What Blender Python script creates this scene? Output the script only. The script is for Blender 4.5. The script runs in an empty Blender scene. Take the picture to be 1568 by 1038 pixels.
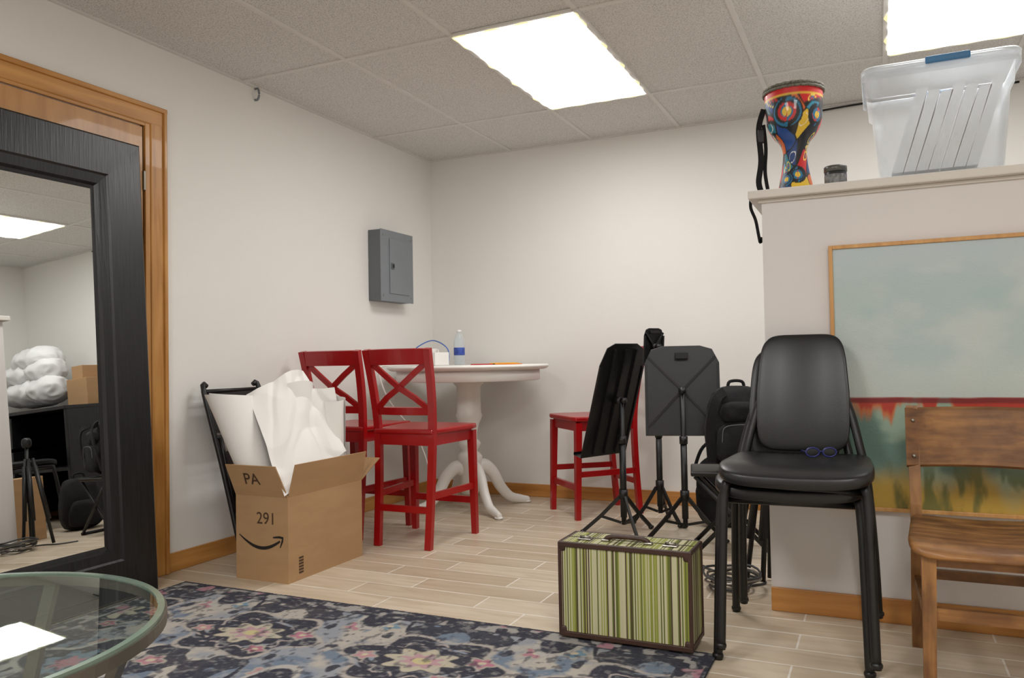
import bpy, bmesh, math, random
import numpy as np
from mathutils import Vector, Matrix, noise
random.seed(4)
S=bpy.context.scene
COL=S.collection
rad=math.radians
def lin(c):
    c=c/255.0
    return c/12.92 if c<=0.04045 else ((c+0.055)/1.055)**2.4
def C(r,g,b): return (lin(r),lin(g),lin(b),1.0)
# ---------------------------------------------------------------- materials
def newmat(name):
    m=bpy.data.materials.new(name); m.use_nodes=True
    nt=m.node_tree; b=nt.nodes['Principled BSDF']
    return m,nt,b
def coords(nt,scale=(1,1,1),kind='Object'):
    tc=nt.nodes.new('ShaderNodeTexCoord'); mp=nt.nodes.new('ShaderNodeMapping')
    mp.inputs['Scale'].default_value=scale
    nt.links.new(tc.outputs[kind],mp.inputs['Vector']); return mp.outputs['Vector']
def M(name,col,rough=0.5,metal=0.0,var=0.12,scale=8.0,bump=0.0,bscale=60.0,spec=0.5,coat=0.0,stretch=(1,1,1)):
    m,nt,b=newmat(name)
    b.inputs['Roughness'].default_value=rough; b.inputs['Metallic'].default_value=metal
    b.inputs['Specular IOR Level'].default_value=spec
    b.inputs['Coat Weight'].default_value=coat
    v=coords(nt,stretch)
    n=nt.nodes.new('ShaderNodeTexNoise'); n.inputs['Scale'].default_value=scale; n.inputs['Detail'].default_value=4
    nt.links.new(v,n.inputs['Vector'])
    r=nt.nodes.new('ShaderNodeValToRGB')
    r.color_ramp.elements[0].position=0.3; r.color_ramp.elements[1].position=0.7
    lo=[c*(1-var) for c in col[:3]]+[1]; hi=[min(1,c*(1+var)) for c in col[:3]]+[1]
    r.color_ramp.elements[0].color=lo; r.color_ramp.elements[1].color=hi
    nt.links.new(n.outputs['Fac'],r.inputs['Fac']); nt.links.new(r.outputs['Color'],b.inputs['Base Color'])
    if bump>0:
        n2=nt.nodes.new('ShaderNodeTexNoise'); n2.inputs['Scale'].default_value=bscale; n2.inputs['Detail'].default_value=6
        nt.links.new(v,n2.inputs['Vector'])
        bp=nt.nodes.new('ShaderNodeBump'); bp.inputs['Strength'].default_value=bump; bp.inputs['Distance'].default_value=0.004
        nt.links.new(n2.outputs['Fac'],bp.inputs['Height']); nt.links.new(bp.outputs['Normal'],b.inputs['Normal'])
    return m
def wood(name,c1,c2,stretch=(18,18,1.5),rough=0.4,bump=0.1,coat=0.0,dist=0.3,stain=None):
    m,nt,b=newmat(name); b.inputs['Roughness'].default_value=rough; b.inputs['Coat Weight'].default_value=coat
    v=coords(nt,stretch)
    n=nt.nodes.new('ShaderNodeTexNoise'); n.inputs['Scale'].default_value=2.0; n.inputs['Detail'].default_value=8; n.inputs['Distortion'].default_value=dist
    nt.links.new(v,n.inputs['Vector'])
    r=nt.nodes.new('ShaderNodeValToRGB'); r.color_ramp.elements[0].position=0.3; r.color_ramp.elements[1].position=0.72
    r.color_ramp.elements[0].color=c1; r.color_ramp.elements[1].color=c2
    nt.links.new(n.outputs['Fac'],r.inputs['Fac'])
    out=r.outputs['Color']
    if stain:
        v3=coords(nt,(1,1,1)); n3=nt.nodes.new('ShaderNodeTexNoise'); n3.inputs['Scale'].default_value=9; n3.inputs['Detail'].default_value=5
        nt.links.new(v3,n3.inputs['Vector']); r3=nt.nodes.new('ShaderNodeValToRGB'); r3.color_ramp.elements[0].position=0.40; r3.color_ramp.elements[1].position=0.62
        r3.color_ramp.elements[0].color=stain; r3.color_ramp.elements[1].color=(1,1,1,1); nt.links.new(n3.outputs['Fac'],r3.inputs['Fac'])
        mx=nt.nodes.new('ShaderNodeMix'); mx.data_type='RGBA'; mx.blend_type='MULTIPLY'; mx.inputs[0].default_value=0.9
        nt.links.new(out,mx.inputs[6]); nt.links.new(r3.outputs['Color'],mx.inputs[7]); out=mx.outputs[2]
    nt.links.new(out,b.inputs['Base Color'])
    bp=nt.nodes.new('ShaderNodeBump'); bp.inputs['Strength'].default_value=bump; bp.inputs['Distance'].default_value=0.003
    nt.links.new(n.outputs['Fac'],bp.inputs['Height']); nt.links.new(bp.outputs['Normal'],b.inputs['Normal'])
    return m
def attrmat(name,rough=0.8,coat=0.0,bump=0.0,bscale=300):
    m,nt,b=newmat(name); a=nt.nodes.new('ShaderNodeAttribute'); a.attribute_name='Col'
    nt.links.new(a.outputs['Color'],b.inputs['Base Color']); b.inputs['Roughness'].default_value=rough
    b.inputs['Coat Weight'].default_value=coat
    if bump>0:
        v=coords(nt)
        n2=nt.nodes.new('ShaderNodeTexNoise'); n2.inputs['Scale'].default_value=bscale
        nt.links.new(v,n2.inputs['Vector'])
        bp=nt.nodes.new('ShaderNodeBump'); bp.inputs['Strength'].default_value=bump; bp.inputs['Distance'].default_value=0.003
        nt.links.new(n2.outputs['Fac'],bp.inputs['Height']); nt.links.new(bp.outputs['Normal'],b.inputs['Normal'])
    return m
def clear(name,tint,body,fac,rough=0.15,edge=0.8,power=4.0):
    m,nt,b=newmat(name); b.inputs['Base Color'].default_value=body; b.inputs['Roughness'].default_value=rough
    t=nt.nodes.new('ShaderNodeBsdfTransparent'); t.inputs['Color'].default_value=tint
    mx=nt.nodes.new('ShaderNodeMixShader')
    f=nt.nodes.new('ShaderNodeLayerWeight'); f.inputs['Blend'].default_value=0.5
    pw=nt.nodes.new('ShaderNodeMath'); pw.operation='POWER'; pw.inputs[1].default_value=power
    nt.links.new(f.outputs['Facing'],pw.inputs[0])
    ad=nt.nodes.new('ShaderNodeMath'); ad.operation='MULTIPLY_ADD'; ad.use_clamp=True; ad.inputs[1].default_value=edge; ad.inputs[2].default_value=fac
    nt.links.new(pw.outputs[0],ad.inputs[0]); nt.links.new(ad.outputs[0],mx.inputs[0])
    nt.links.new(t.outputs[0],mx.inputs[1]); nt.links.new(b.outputs[0],mx.inputs[2])
    nt.links.new(mx.outputs[0],nt.nodes['Material Output'].inputs['Surface'])
    return m
def glassmat(name,tint,fac):
    m,nt,b=newmat(name)
    t=nt.nodes.new('ShaderNodeBsdfTransparent'); t.inputs['Color'].default_value=tint
    g=nt.nodes.new('ShaderNodeBsdfGlossy'); g.inputs['Roughness'].default_value=0.01; g.inputs['Color'].default_value=(0.95,1,0.98,1)
    mx=nt.nodes.new('ShaderNodeMixShader')
    f=nt.nodes.new('ShaderNodeLayerWeight'); f.inputs['Blend'].default_value=0.5
    pw=nt.nodes.new('ShaderNodeMath'); pw.operation='POWER'; pw.inputs[1].default_value=4.0
    nt.links.new(f.outputs['Facing'],pw.inputs[0])
    ad=nt.nodes.new('ShaderNodeMath'); ad.operation='MULTIPLY_ADD'; ad.use_clamp=True; ad.inputs[1].default_value=0.85; ad.inputs[2].default_value=fac
    nt.links.new(pw.outputs[0],ad.inputs[0]); nt.links.new(ad.outputs[0],mx.inputs[0])
    nt.links.new(t.outputs[0],mx.inputs[1]); nt.links.new(g.outputs[0],mx.inputs[2])
    nt.links.new(mx.outputs[0],nt.nodes['Material Output'].inputs['Surface'])
    return m
wallm=M('wall_paint',C(232,230,226),0.75,var=0.012,scale=1.5,bump=0.12,bscale=120)
halfm=M('partition_paint',C(222,218,217),0.75,var=0.02,scale=1.5,bump=0.1,bscale=120)
capm=M('cap_paint',C(218,213,207),0.55,var=0.04,scale=5)
oak=wood('honey_oak',C(166,110,46),C(208,154,86),(14,14,1.2),0.38,0.06,0.15)
oakh=wood('honey_oak_horizontal',C(168,112,48),C(208,152,84),(14,1.0,14),0.38,0.06,0.15)
oakx=wood('honey_oak_cross',C(168,108,46),C(204,146,78),(1.0,14,14),0.38,0.06,0.15)
doorm=wood('door_veneer',C(168,116,62),C(198,146,88),(9,9,0.8),0.38,0.04,0.15)
blackwood=wood('black_stained_wood',C(5,5,6),C(24,24,27),(20,60,3),0.33,0.35,0.0)
redm=M('red_lacquer',C(158,6,12),0.3,var=0.06,scale=3,coat=0.2)
whitep=M('white_paint',C(233,231,227),0.4,var=0.02,scale=4)
blackm=M('black_metal',C(13,13,14),0.45,metal=0.0,var=0.2)
blackpl=M('black_vinyl',C(15,15,17),0.36,var=0.12,scale=40,bump=0.05,bscale=220)
blackfab=M('black_fabric',C(13,13,16),0.9,var=0.35,scale=25,bump=0.5,bscale=90)
chrome=M('brushed_metal',C(150,146,140),0.3,metal=1.0,var=0.05)
bronze=M('pewter_rim',C(118,113,104),0.35,metal=0.8,var=0.08)
greym=M('grey_enamel',C(122,128,134),0.45,var=0.04,scale=3)
greyd=M('grey_enamel_dark',C(98,103,108),0.45,var=0.04,scale=3)
card=M('cardboard',C(170,135,97),0.85,var=0.06,scale=5,bump=0.1,bscale=80,stretch=(1,1,4))
cardin=M('cardboard_inside',C(186,155,117),0.85,var=0.05,scale=5)
paper=M('white_paper',C(234,232,229),0.6,var=0.02,scale=3)
ink=M('black_ink',C(25,20,18),0.7,var=0.05)
inkbr=M('marker_ink',C(70,48,32),0.7,var=0.05)
clothm=M('white_cloth',C(225,225,226),0.9,var=0.05,scale=6,bump=0.2,bscale=30)
stn=(0.55,0.48,0.42,1)
schoolw=wood('worn_oak',C(112,74,38),C(166,118,66),(20,20,2),0.5,0.15,0.05,stain=stn)
schoolwx=wood('worn_oak_cross',C(108,70,36),C(164,116,64),(2,22,22),0.5,0.15,0.05,stain=stn)
brownl=M('brown_leather',C(60,38,29),0.5,var=0.15,scale=30,bump=0.2)
# floor
fl,nt,b=newmat('plank_tile'); b.inputs['Roughness'].default_value=0.38
v=coords(nt)
br=nt.nodes.new('ShaderNodeTexBrick'); br.inputs['Scale'].default_value=1.0
br.inputs['Brick Width'].default_value=0.60; br.inputs['Row Height'].default_value=0.15
br.inputs['Mortar Size'].default_value=0.0035; br.inputs['Mortar Smooth'].default_value=0.1; br.offset=0.37
br.inputs['Color1'].default_value=C(190,173,151); br.inputs['Color2'].default_value=C(211,197,177); br.inputs['Mortar'].default_value=C(234,229,220)
nt.links.new(v,br.inputs['Vector'])
v2=coords(nt,(1.3,9,1)); n=nt.nodes.new('ShaderNodeTexNoise'); n.inputs['Scale'].default_value=2.2; n.inputs['Detail'].default_value=7; n.inputs['Distortion'].default_value=0.8
nt.links.new(v2,n.inputs['Vector'])
r=nt.nodes.new('ShaderNodeValToRGB'); r.color_ramp.elements[0].position=0.3; r.color_ramp.elements[1].position=0.62
r.color_ramp.elements[0].color=(0.80,0.75,0.69,1); r.color_ramp.elements[1].color=(1,1,1,1)
nt.links.new(n.outputs['Fac'],r.inputs['Fac'])
mx=nt.nodes.new('ShaderNodeMix'); mx.data_type='RGBA'; mx.blend_type='MULTIPLY'; mx.inputs[0].default_value=0.8
nt.links.new(br.outputs['Color'],mx.inputs[6]); nt.links.new(r.outputs['Color'],mx.inputs[7]); nt.links.new(mx.outputs[2],b.inputs['Base Color'])
bp=nt.nodes.new('ShaderNodeBump'); bp.invert=True; bp.inputs['Strength'].default_value=0.4; bp.inputs['Distance'].default_value=0.003
nt.links.new(br.outputs['Fac'],bp.inputs['Height']); nt.links.new(bp.outputs['Normal'],b.inputs['Normal'])
# ceiling
cl,nt,b=newmat('acoustic_tile'); b.inputs['Roughness'].default_value=0.95; b.inputs['Specular IOR Level'].default_value=0.1
v=coords(nt); n=nt.nodes.new('ShaderNodeTexNoise'); n.inputs['Scale'].default_value=160; n.inputs['Detail'].default_value=3
nt.links.new(v,n.inputs['Vector']); r=nt.nodes.new('ShaderNodeValToRGB')
r.color_ramp.elements[0].position=0.36; r.color_ramp.elements[0].color=C(190,188,185); r.color_ramp.elements[1].position=0.52; r.color_ramp.elements[1].color=C(226,225,222)
nt.links.new(n.outputs['Fac'],r.inputs['Fac']); nt.links.new(r.outputs['Color'],b.inputs['Base Color'])
bp=nt.nodes.new('ShaderNodeBump'); bp.inputs['Strength'].default_value=0.4; bp.inputs['Distance'].default_value=0.003
nt.links.new(n.outputs['Fac'],bp.inputs['Height']); nt.links.new(bp.outputs['Normal'],b.inputs['Normal'])
tbar=M('tbar_paint',C(222,220,216),0.6,var=0.03)
def diffuser(L):
    m,nt,b=newmat('light_diffuser'); v=coords(nt,(1,1,1),'Generated')
    sp=nt.nodes.new('ShaderNodeSeparateXYZ'); nt.links.new(v,sp.inputs[0])
    def edge(o,k):
        a=nt.nodes.new('ShaderNodeMath'); a.operation='SUBTRACT'; a.inputs[1].default_value=0.5; nt.links.new(o,a.inputs[0])
        c=nt.nodes.new('ShaderNodeMath'); c.operation='ABSOLUTE'; nt.links.new(a.outputs[0],c.inputs[0])
        d=nt.nodes.new('ShaderNodeMath'); d.operation='MULTIPLY_ADD'; d.inputs[1].default_value=k; d.inputs[2].default_value=1-0.5*k; nt.links.new(c.outputs[0],d.inputs[0]); return d.outputs[0]
    mx=nt.nodes.new('ShaderNodeMath'); mx.operation='MAXIMUM'
    nt.links.new(edge(sp.outputs[0],12.0),mx.inputs[0]); nt.links.new(edge(sp.outputs[1],26.0),mx.inputs[1])
    r=nt.nodes.new('ShaderNodeValToRGB'); r.color_ramp.elements[0].position=0.4; r.color_ramp.elements[0].color=(1,0.98,0.945,1)
    r.color_ramp.elements[1].position=0.72; r.color_ramp.elements[1].color=(0.085,0.078,0.042,1)
    nt.links.new(mx.outputs[0],r.inputs['Fac'])
    e=nt.nodes.new('ShaderNodeEmission'); e.inputs['Strength'].default_value=L
    nt.links.new(r.outputs['Color'],e.inputs['Color']); nt.links.new(e.outputs[0],nt.nodes['Material Output'].inputs['Surface'])
    return m
diff_f=diffuser(12.0); diff_r=diffuser(22.0)
# ---------------------------------------------------------------- mesh helpers
def E(name,loc=(0,0,0),rz=0.0):
    o=bpy.data.objects.new(name,None); o.location=loc; o.rotation_euler=(0,0,rz); o.empty_display_size=0.1; COL.objects.link(o); return o
def mobj(name,verts,faces,mat,parent=None,smooth=False):
    me=bpy.data.meshes.new(name); me.from_pydata([tuple(v) for v in verts],[],faces); me.update()
    bm=bmesh.new(); bm.from_mesh(me); bmesh.ops.recalc_face_normals(bm,faces=bm.faces); bm.to_mesh(me); bm.free()
    if mat: me.materials.append(mat)
    if smooth:
        for p in me.polygons: p.use_smooth=True
    o=bpy.data.objects.new(name,me); COL.objects.link(o)
    if parent: o.parent=parent
    return o
def box(name,lo,hi,mat,parent=None,bev=0.0,seg=2):
    bm=bmesh.new(); bmesh.ops.create_cube(bm,size=1.0)
    c=[(lo[i]+hi[i])/2 for i in range(3)]; s=[abs(hi[i]-lo[i]) for i in range(3)]
    for v in bm.verts: v.co=Vector((c[0]+v.co.x*s[0],c[1]+v.co.y*s[1],c[2]+v.co.z*s[2]))
    if bev>0: bmesh.ops.bevel(bm,geom=list(bm.edges),offset=bev,segments=seg,affect='EDGES',profile=0.5)
    me=bpy.data.meshes.new(name); bm.to_mesh(me); bm.free(); me.materials.append(mat)
    o=bpy.data.objects.new(name,me); COL.objects.link(o)
    if parent: o.parent=parent
    return o
def rect(w,h): return [(-w/2,-h/2),(w/2,-h/2),(w/2,h/2),(-w/2,h/2)]
def circ(r,n=12): return [(r*math.cos(2*math.pi*i/n),r*math.sin(2*math.pi*i/n)) for i in range(n)]
def smoothpts(P,n=6,closed=False):
    P=[Vector(p) for p in P]; out=[]; N=len(P)
    rng=range(N) if closed else range(N-1)
    for i in rng:
        if closed: a,b_,c,d=P[(i-1)%N],P[i],P[(i+1)%N],P[(i+2)%N]
        else: a=P[max(i-1,0)];b_=P[i];c=P[i+1];d=P[min(i+2,N-1)]
        for k in range(n):
            t=k/n
            out.append(0.5*((2*b_)+(-a+c)*t+(2*a-5*b_+4*c-d)*t*t+(-a+3*b_-3*c+d)*t**3))
    if not closed: out.append(P[-1])
    return out
def sweep(name,pts,prof,mat,parent=None,up=(0,0,1),scales=None,smooth=False,closed=False):
    pts=[Vector(p) for p in pts]; n=len(pts); k=len(prof); up=Vector(up); V=[];F=[]
    for i,p in enumerate(pts):
        if closed: t=pts[(i+1)%n]-pts[(i-1)%n]
        else: t=pts[min(i+1,n-1)]-pts[max(i-1,0)]
        t.normalize(); s=t.cross(up)
        if s.length<1e-3: s=t.cross(Vector((1,0.01,0)))
        s.normalize(); u=s.cross(t); sc=scales[i] if scales else 1.0
        for a,b_ in prof: V.append(p+s*a*sc+u*b_*sc)
    for i in range(n if closed else n-1):
        for j in range(k):
            a=i*k+j; b_=i*k+(j+1)%k; c=((i+1)%n)*k+(j+1)%k; d=((i+1)%n)*k+j
            F.append((a,b_,c,d))
    if not closed: F.append(tuple(range(k))); F.append(tuple((n-1)*k+j for j in range(k)))
    return mobj(name,V,F,mat,parent,smooth)
def tube(name,pts,r,mat,parent=None,n=10,sm=0,closed=False,up=(0,0,1)):
    if sm: pts=smoothpts(pts,sm,closed)
    return sweep(name,pts,circ(r,n),mat,parent,up=up,smooth=True,closed=closed)
def lathe(name,prof,mat,parent=None,n=40,loc=(0,0,0),smooth=True,caps=True):
    V=[];F=[];k=len(prof)
    for i in range(n):
        a=2*math.pi*i/n
        for r,z in prof: V.append((loc[0]+r*math.cos(a),loc[1]+r*math.sin(a),loc[2]+z))
    for i in range(n):
        for j in range(k-1):
            F.append((i*k+j,((i+1)%n)*k+j,((i+1)%n)*k+j+1,i*k+j+1))
    o=mobj(name,V,F,mat,parent,smooth)
    return o
def sell(name,h,e1,e2,loc,mat,parent=None,fn=None,nu=40,nv=20):
    V=[];F=[]
    def p(c,e): return math.copysign(abs(c)**e,c)
    for j in range(1,nv):
        ph=-math.pi/2+math.pi*j/nv
        for i in range(nu):
            th=2*math.pi*i/nu
            v=Vector((h[0]*p(math.cos(ph),e1)*p(math.cos(th),e2),h[1]*p(math.cos(ph),e1)*p(math.sin(th),e2),h[2]*p(math.sin(ph),e1)))
            V.append(v)
    V.append(Vector((0,0,-h[2])));V.append(Vector((0,0,h[2])))
    for j in range(nv-2):
        for i in range(nu): F.append((j*nu+i,j*nu+(i+1)%nu,(j+1)*nu+(i+1)%nu,(j+1)*nu+i))
    b0=len(V)-2
    for i in range(nu):
        F.append((b0,(i+1)%nu,i)); F.append((b0+1,(nv-2)*nu+i,(nv-2)*nu+(i+1)%nu))
    V=[(fn(v) if fn else v)+Vector(loc) for v in V]
    return mobj(name,V,F,mat,parent,True)
def prism(name,poly,axis_fn,t,mat,parent=None,bev=0.0):
    n=len(poly); V=[axis_fn(a,b_,-t/2) for a,b_ in poly]+[axis_fn(a,b_,t/2) for a,b_ in poly]
    F=[tuple(range(n)),tuple(range(n,2*n))]+[(i,(i+1)%n,n+(i+1)%n,n+i) for i in range(n)]
    o=mobj(name,V,F,mat,parent)
    if bev>0:
        md=o.modifiers.new('bevel','BEVEL'); md.width=bev; md.segments=2
    return o
def gridcol(name,P,nx,ny,colors,mat,parent=None,smooth=True):
    me=bpy.data.meshes.new(name)
    i=np.arange(nx-1)[None,:]; j=np.arange(ny-1)[:,None]
    a=(j*nx+i).ravel(); F=np.stack([a,a+1,a+nx+1,a+nx],1).astype(np.int32)
    me.vertices.add(nx*ny); me.vertices.foreach_set('co',P.astype(np.float32).ravel())
    me.loops.add(F.size); me.loops.foreach_set('vertex_index',F.ravel())
    me.polygons.add(len(F)); me.polygons.foreach_set('loop_start',(np.arange(len(F))*4).astype(np.int32)); me.polygons.foreach_set('loop_total',np.full(len(F),4,np.int32))
    me.update(calc_edges=True)
    at=me.color_attributes.new('Col','FLOAT_COLOR','POINT')
    cc=np.ones((nx*ny,4),np.float32); cc[:,:3]=colors; at.data.foreach_set('color',cc.ravel())
    me.materials.append(mat)
    if smooth: me.polygons.foreach_set('use_smooth',np.ones(len(F),bool))
    o=bpy.data.objects.new(name,me); COL.objects.link(o)
    if parent: o.parent=parent
    return o
def text(name,s,mw,size,mat,parent=None):
    cu=bpy.data.curves.new(name,'FONT'); cu.body=s; cu.size=size; cu.extrude=0.0004
    t=bpy.data.objects.new(name+'_c',cu); COL.objects.link(t)
    bpy.context.view_layer.update()
    me=bpy.data.meshes.new_from_object(t.evaluated_get(bpy.context.evaluated_depsgraph_get()))
    bpy.data.objects.remove(t)
    me.materials.clear(); me.materials.append(mat)
    me.transform(mw)
    o=bpy.data.objects.new(name,me); COL.objects.link(o)
    if parent: o.parent=parent
    return o
def vn(x,y,s=0):
    xi=np.floor(x);yi=np.floor(y);xf=x-xi;yf=y-yi
    xf=xf*xf*(3-2*xf);yf=yf*yf*(3-2*yf)
    def h(a,b_): q=np.sin(a*127.1+b_*311.7+s*74.7)*43758.5453; return q-np.floor(q)
    return (h(xi,yi)*(1-xf)+h(xi+1,yi)*xf)*(1-yf)+(h(xi,yi+1)*(1-xf)+h(xi+1,yi+1)*xf)*yf
def fbm(x,y,s=0,o=4):
    t=0;a=0.5;w=0
    for k in range(o): t=t+a*vn(x*2**k,y*2**k,s+k*3.3); w+=a; a*=0.5
    return t/w
def L3(c): return np.array([lin(v) for v in c])
def mixc(a,c,m): m=np.clip(m,0,1)[:,None]; return a*(1-m)+L3(c)[None,:]*m
def sstep(a,b_,x): t=np.clip((x-a)/(b_-a),0,1); return t*t*(3-2*t)
# ---------------------------------------------------------------- room
H=2.48; XR=4.85; YF=-7.2
box('floor',(-0.1,YF-0.1,-0.1),(XR+0.1,0.1,0.0),fl)
box('ceiling',(-0.1,YF-0.1,H),(XR+0.1,0.1,H+0.1),cl)
box('wall_left',(-0.1,YF-0.1,0),(0,0.1,H),wallm)
box('wall_back',(0,0,0),(XR+0.1,0.1,H),wallm)
box('wall_right',(XR,YF,0),(XR+0.1,0,H),wallm)
box('wall_front',(0,YF-0.1,0),(XR+0.1,YF,H),wallm)
HW=2.655; HY=-2.0; HB=-1.66
box('wall_partition',(HW,HY,0),(XR,HB,1.565),halfm)
box('trim_1',(HW-0.045,HY-0.045,1.568),(XR,HB+0.03,1.60),capm,bev=0.005)
box('trim_2',(HW-0.012,HY-0.012,1.555),(XR,HY,1.568),capm,bev=0.003)
box('baseboard_left',(0,-2.47,0),(0.014,0,0.088),oakh,bev=0.003)
box('baseboard_back',(0.014,-0.014,0),(XR,0,0.088),oakx,bev=0.003)
box('baseboard_partition',(HW,HY-0.014,0),(XR,HY,0.088),oakx,bev=0.003)
g=E('trim_3')
x=0.07+0.61
while x<XR: box('t_bar',(x-0.012,YF,H-0.006),(x+0.012,0,H+0.001),tbar,g); x+=0.61
y=-0.745
while y>YF: box('t_bar',(0,y-0.012,H-0.0062),(XR,y+0.012,H+0.001),tbar,g); y-=1.22
box('wall_angle',(0,YF,H-0.007),(0.02,0,H),tbar,g); box('wall_angle',(0.02,-0.02,H-0.007),(XR,0,H),tbar,g)
def panel(x0,y0,diff,y1=1.22):
    p=E('ceiling_light',(x0+0.305,y0+0.61,H))
    nx,ny=41,91;V=[];F=[]
    for j in range(ny):
        for i in range(nx):
            a=i/(nx-1)*2-1;b_=j/(ny-1)*2-1
            wob=0.010*math.sin(j*0.27)+0.006*math.sin(j*0.61+1)
            xx=a*(0.298+ (wob*abs(a)**6)); yy=b_*(0.602+0.006*math.sin(i*0.6)*abs(b_)**8)
            V.append((xx,yy,-0.014-0.018*(1-a*a)*(1-b_**4)+0.002*math.sin(j*0.6)*abs(a)))
    for j in range(ny-1):
        for i in range(nx-1): F.append((j*nx+i,j*nx+i+1,(j+1)*nx+i+1,(j+1)*nx+i))
    mobj('diffuser',V,F,diff,p,True)
    for s in (-1,1):
        box('frame_side',(s*0.305-0.011,-0.61,-0.012),(s*0.305+0.011,0.61,-0.001),tbar,p,0.002)
        box('frame_end',(-0.293,s*0.61-0.011,-0.012),(0.293,s*0.61+0.011,-0.001),tbar,p,0.002)
panel(1.29,-1.985,diff_f);panel(3.12,-1.985,diff_f);panel(1.29,-5.625,diff_r);panel(3.12,-5.625,diff_r)
# ---------------------------------------------------------------- door
d=E('door_1',(0,-0.02,0))
box('slab',(0.001,-3.36,0.01),(0.014,-2.583,2.068),doorm,d,0.002)
box('jamb',(0.001,-2.572,0),(0.018,-2.546,2.10),oak,d,0.002)
box('jamb_head',(0.001,-3.39,2.074),(0.018,-2.572,2.10),oakh,d,0.002)
box('gap',(0.0005,-2.584,0.0),(0.004,-2.571,2.075),ink,d)
for z in (0.25,1.08,1.82): box('hinge',(0.013,-2.584,z-0.045),(0.022,-2.572,z+0.045),bronze,d,0.002)
for yy in (-2.455,-3.40):
    box('casing',(0.001,yy-0.09,0),(0.022,yy,2.175),oak,d,0.006)
    box('casing_bead',(0.018,yy-0.022,0),(0.032,yy-0.002,2.175),oak,d,0.005)
box('casing_head',(0.001,-3.49,2.087),(0.0225,-2.455,2.177),oakh,d,0.006)
box('casing_head_bead',(0.018,-3.49,2.155),(0.0325,-2.455,2.178),oakh,d,0.005)
# ---------------------------------------------------------------- mirror
TH=rad(3.0); mir=E('floor_mirror',(0.150,-3.268,0.003)); mir.rotation_euler=(0,-TH,0)
W2=0.58;HH=1.945
prof=[(0,0),(0,0.044),(0.008,0.05),(0.16,0.043),(0.168,0.036),(0.205,0.03),(0.215,0.018),(0.232,0.014)]
V=[];F=[];k=len(prof)
for cy,cz in ((-1,0),(1,0),(1,1),(-1,1)):
    for ins,hh in prof:
        V.append((hh,cy*(W2-ins),ins if cz==0 else HH-ins))
for i in range(4):
    for j in range(k-1): F.append((i*k+j,((i+1)%4)*k+j,((i+1)%4)*k+j+1,i*k+j+1))
mobj('frame',V,F,blackwood,mir)
mm,nt,b=newmat('mirror_silver'); b.inputs['Metallic'].default_value=1; b.inputs['Roughness'].default_value=0.005; b.inputs['Base Color'].default_value=(0.86,0.88,0.87,1)
mobj('glass',[(0.015,-W2+0.23,0.23),(0.015,W2-0.23,0.23),(0.015,W2-0.23,HH-0.23),(0.015,-W2+0.23,HH-0.23)],[(0,1,2,3)],mm,mir)
mobj('backing',[(0.002,-W2,0.0),(0.002,W2,0.0),(0.002,W2,HH),(0.002,-W2,HH)],[(0,1,2,3)],card,mir)
# ---------------------------------------------------------------- breaker panel
bpn=E('breaker_panel',(0.0,-0.625,1.61))
box('enclosure',(0,-0.195,-0.235),(0.095,0.195,0.235),greyd,bpn,0.004)
box('cover',(0.095,-0.198,-0.238),(0.103,0.198,0.238),greym,bpn,0.003)
box('door',(0.103,-0.10,-0.185),(0.109,0.14,0.185),greym,bpn,0.002)
box('latch',(0.109,-0.085,-0.02),(0.116,-0.055,0.02),greyd,bpn,0.002)
box('latch_lever',(0.116,-0.078,-0.012),(0.121,-0.062,0.012),blackm,bpn,0.001)
for sy in (-0.17,0.17):
    for sz in (-0.2,0.2): sell('screw',(0.004,0.006,0.006),1,1,(0.104,sy,sz),chrome,bpn,nu=10,nv=6)
hk=E('wall_hook',(0.0,-1.86,2.44)); tube('bracket',[(0.001,0,0.03),(0.02,0,0.03),(0.03,0,0.0),(0.02,0.0,-0.03),(0.0,0,-0.03)],0.006,greym,hk,sm=4)
cb=E('ceiling_cable'); tube('cable',[(2.75,-0.025,H-0.03),(3.0,-0.03,H-0.022),(3.3,-0.03,H-0.028),(3.8,-0.025,H-0.02)],0.006,blackm,cb,sm=4)
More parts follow.
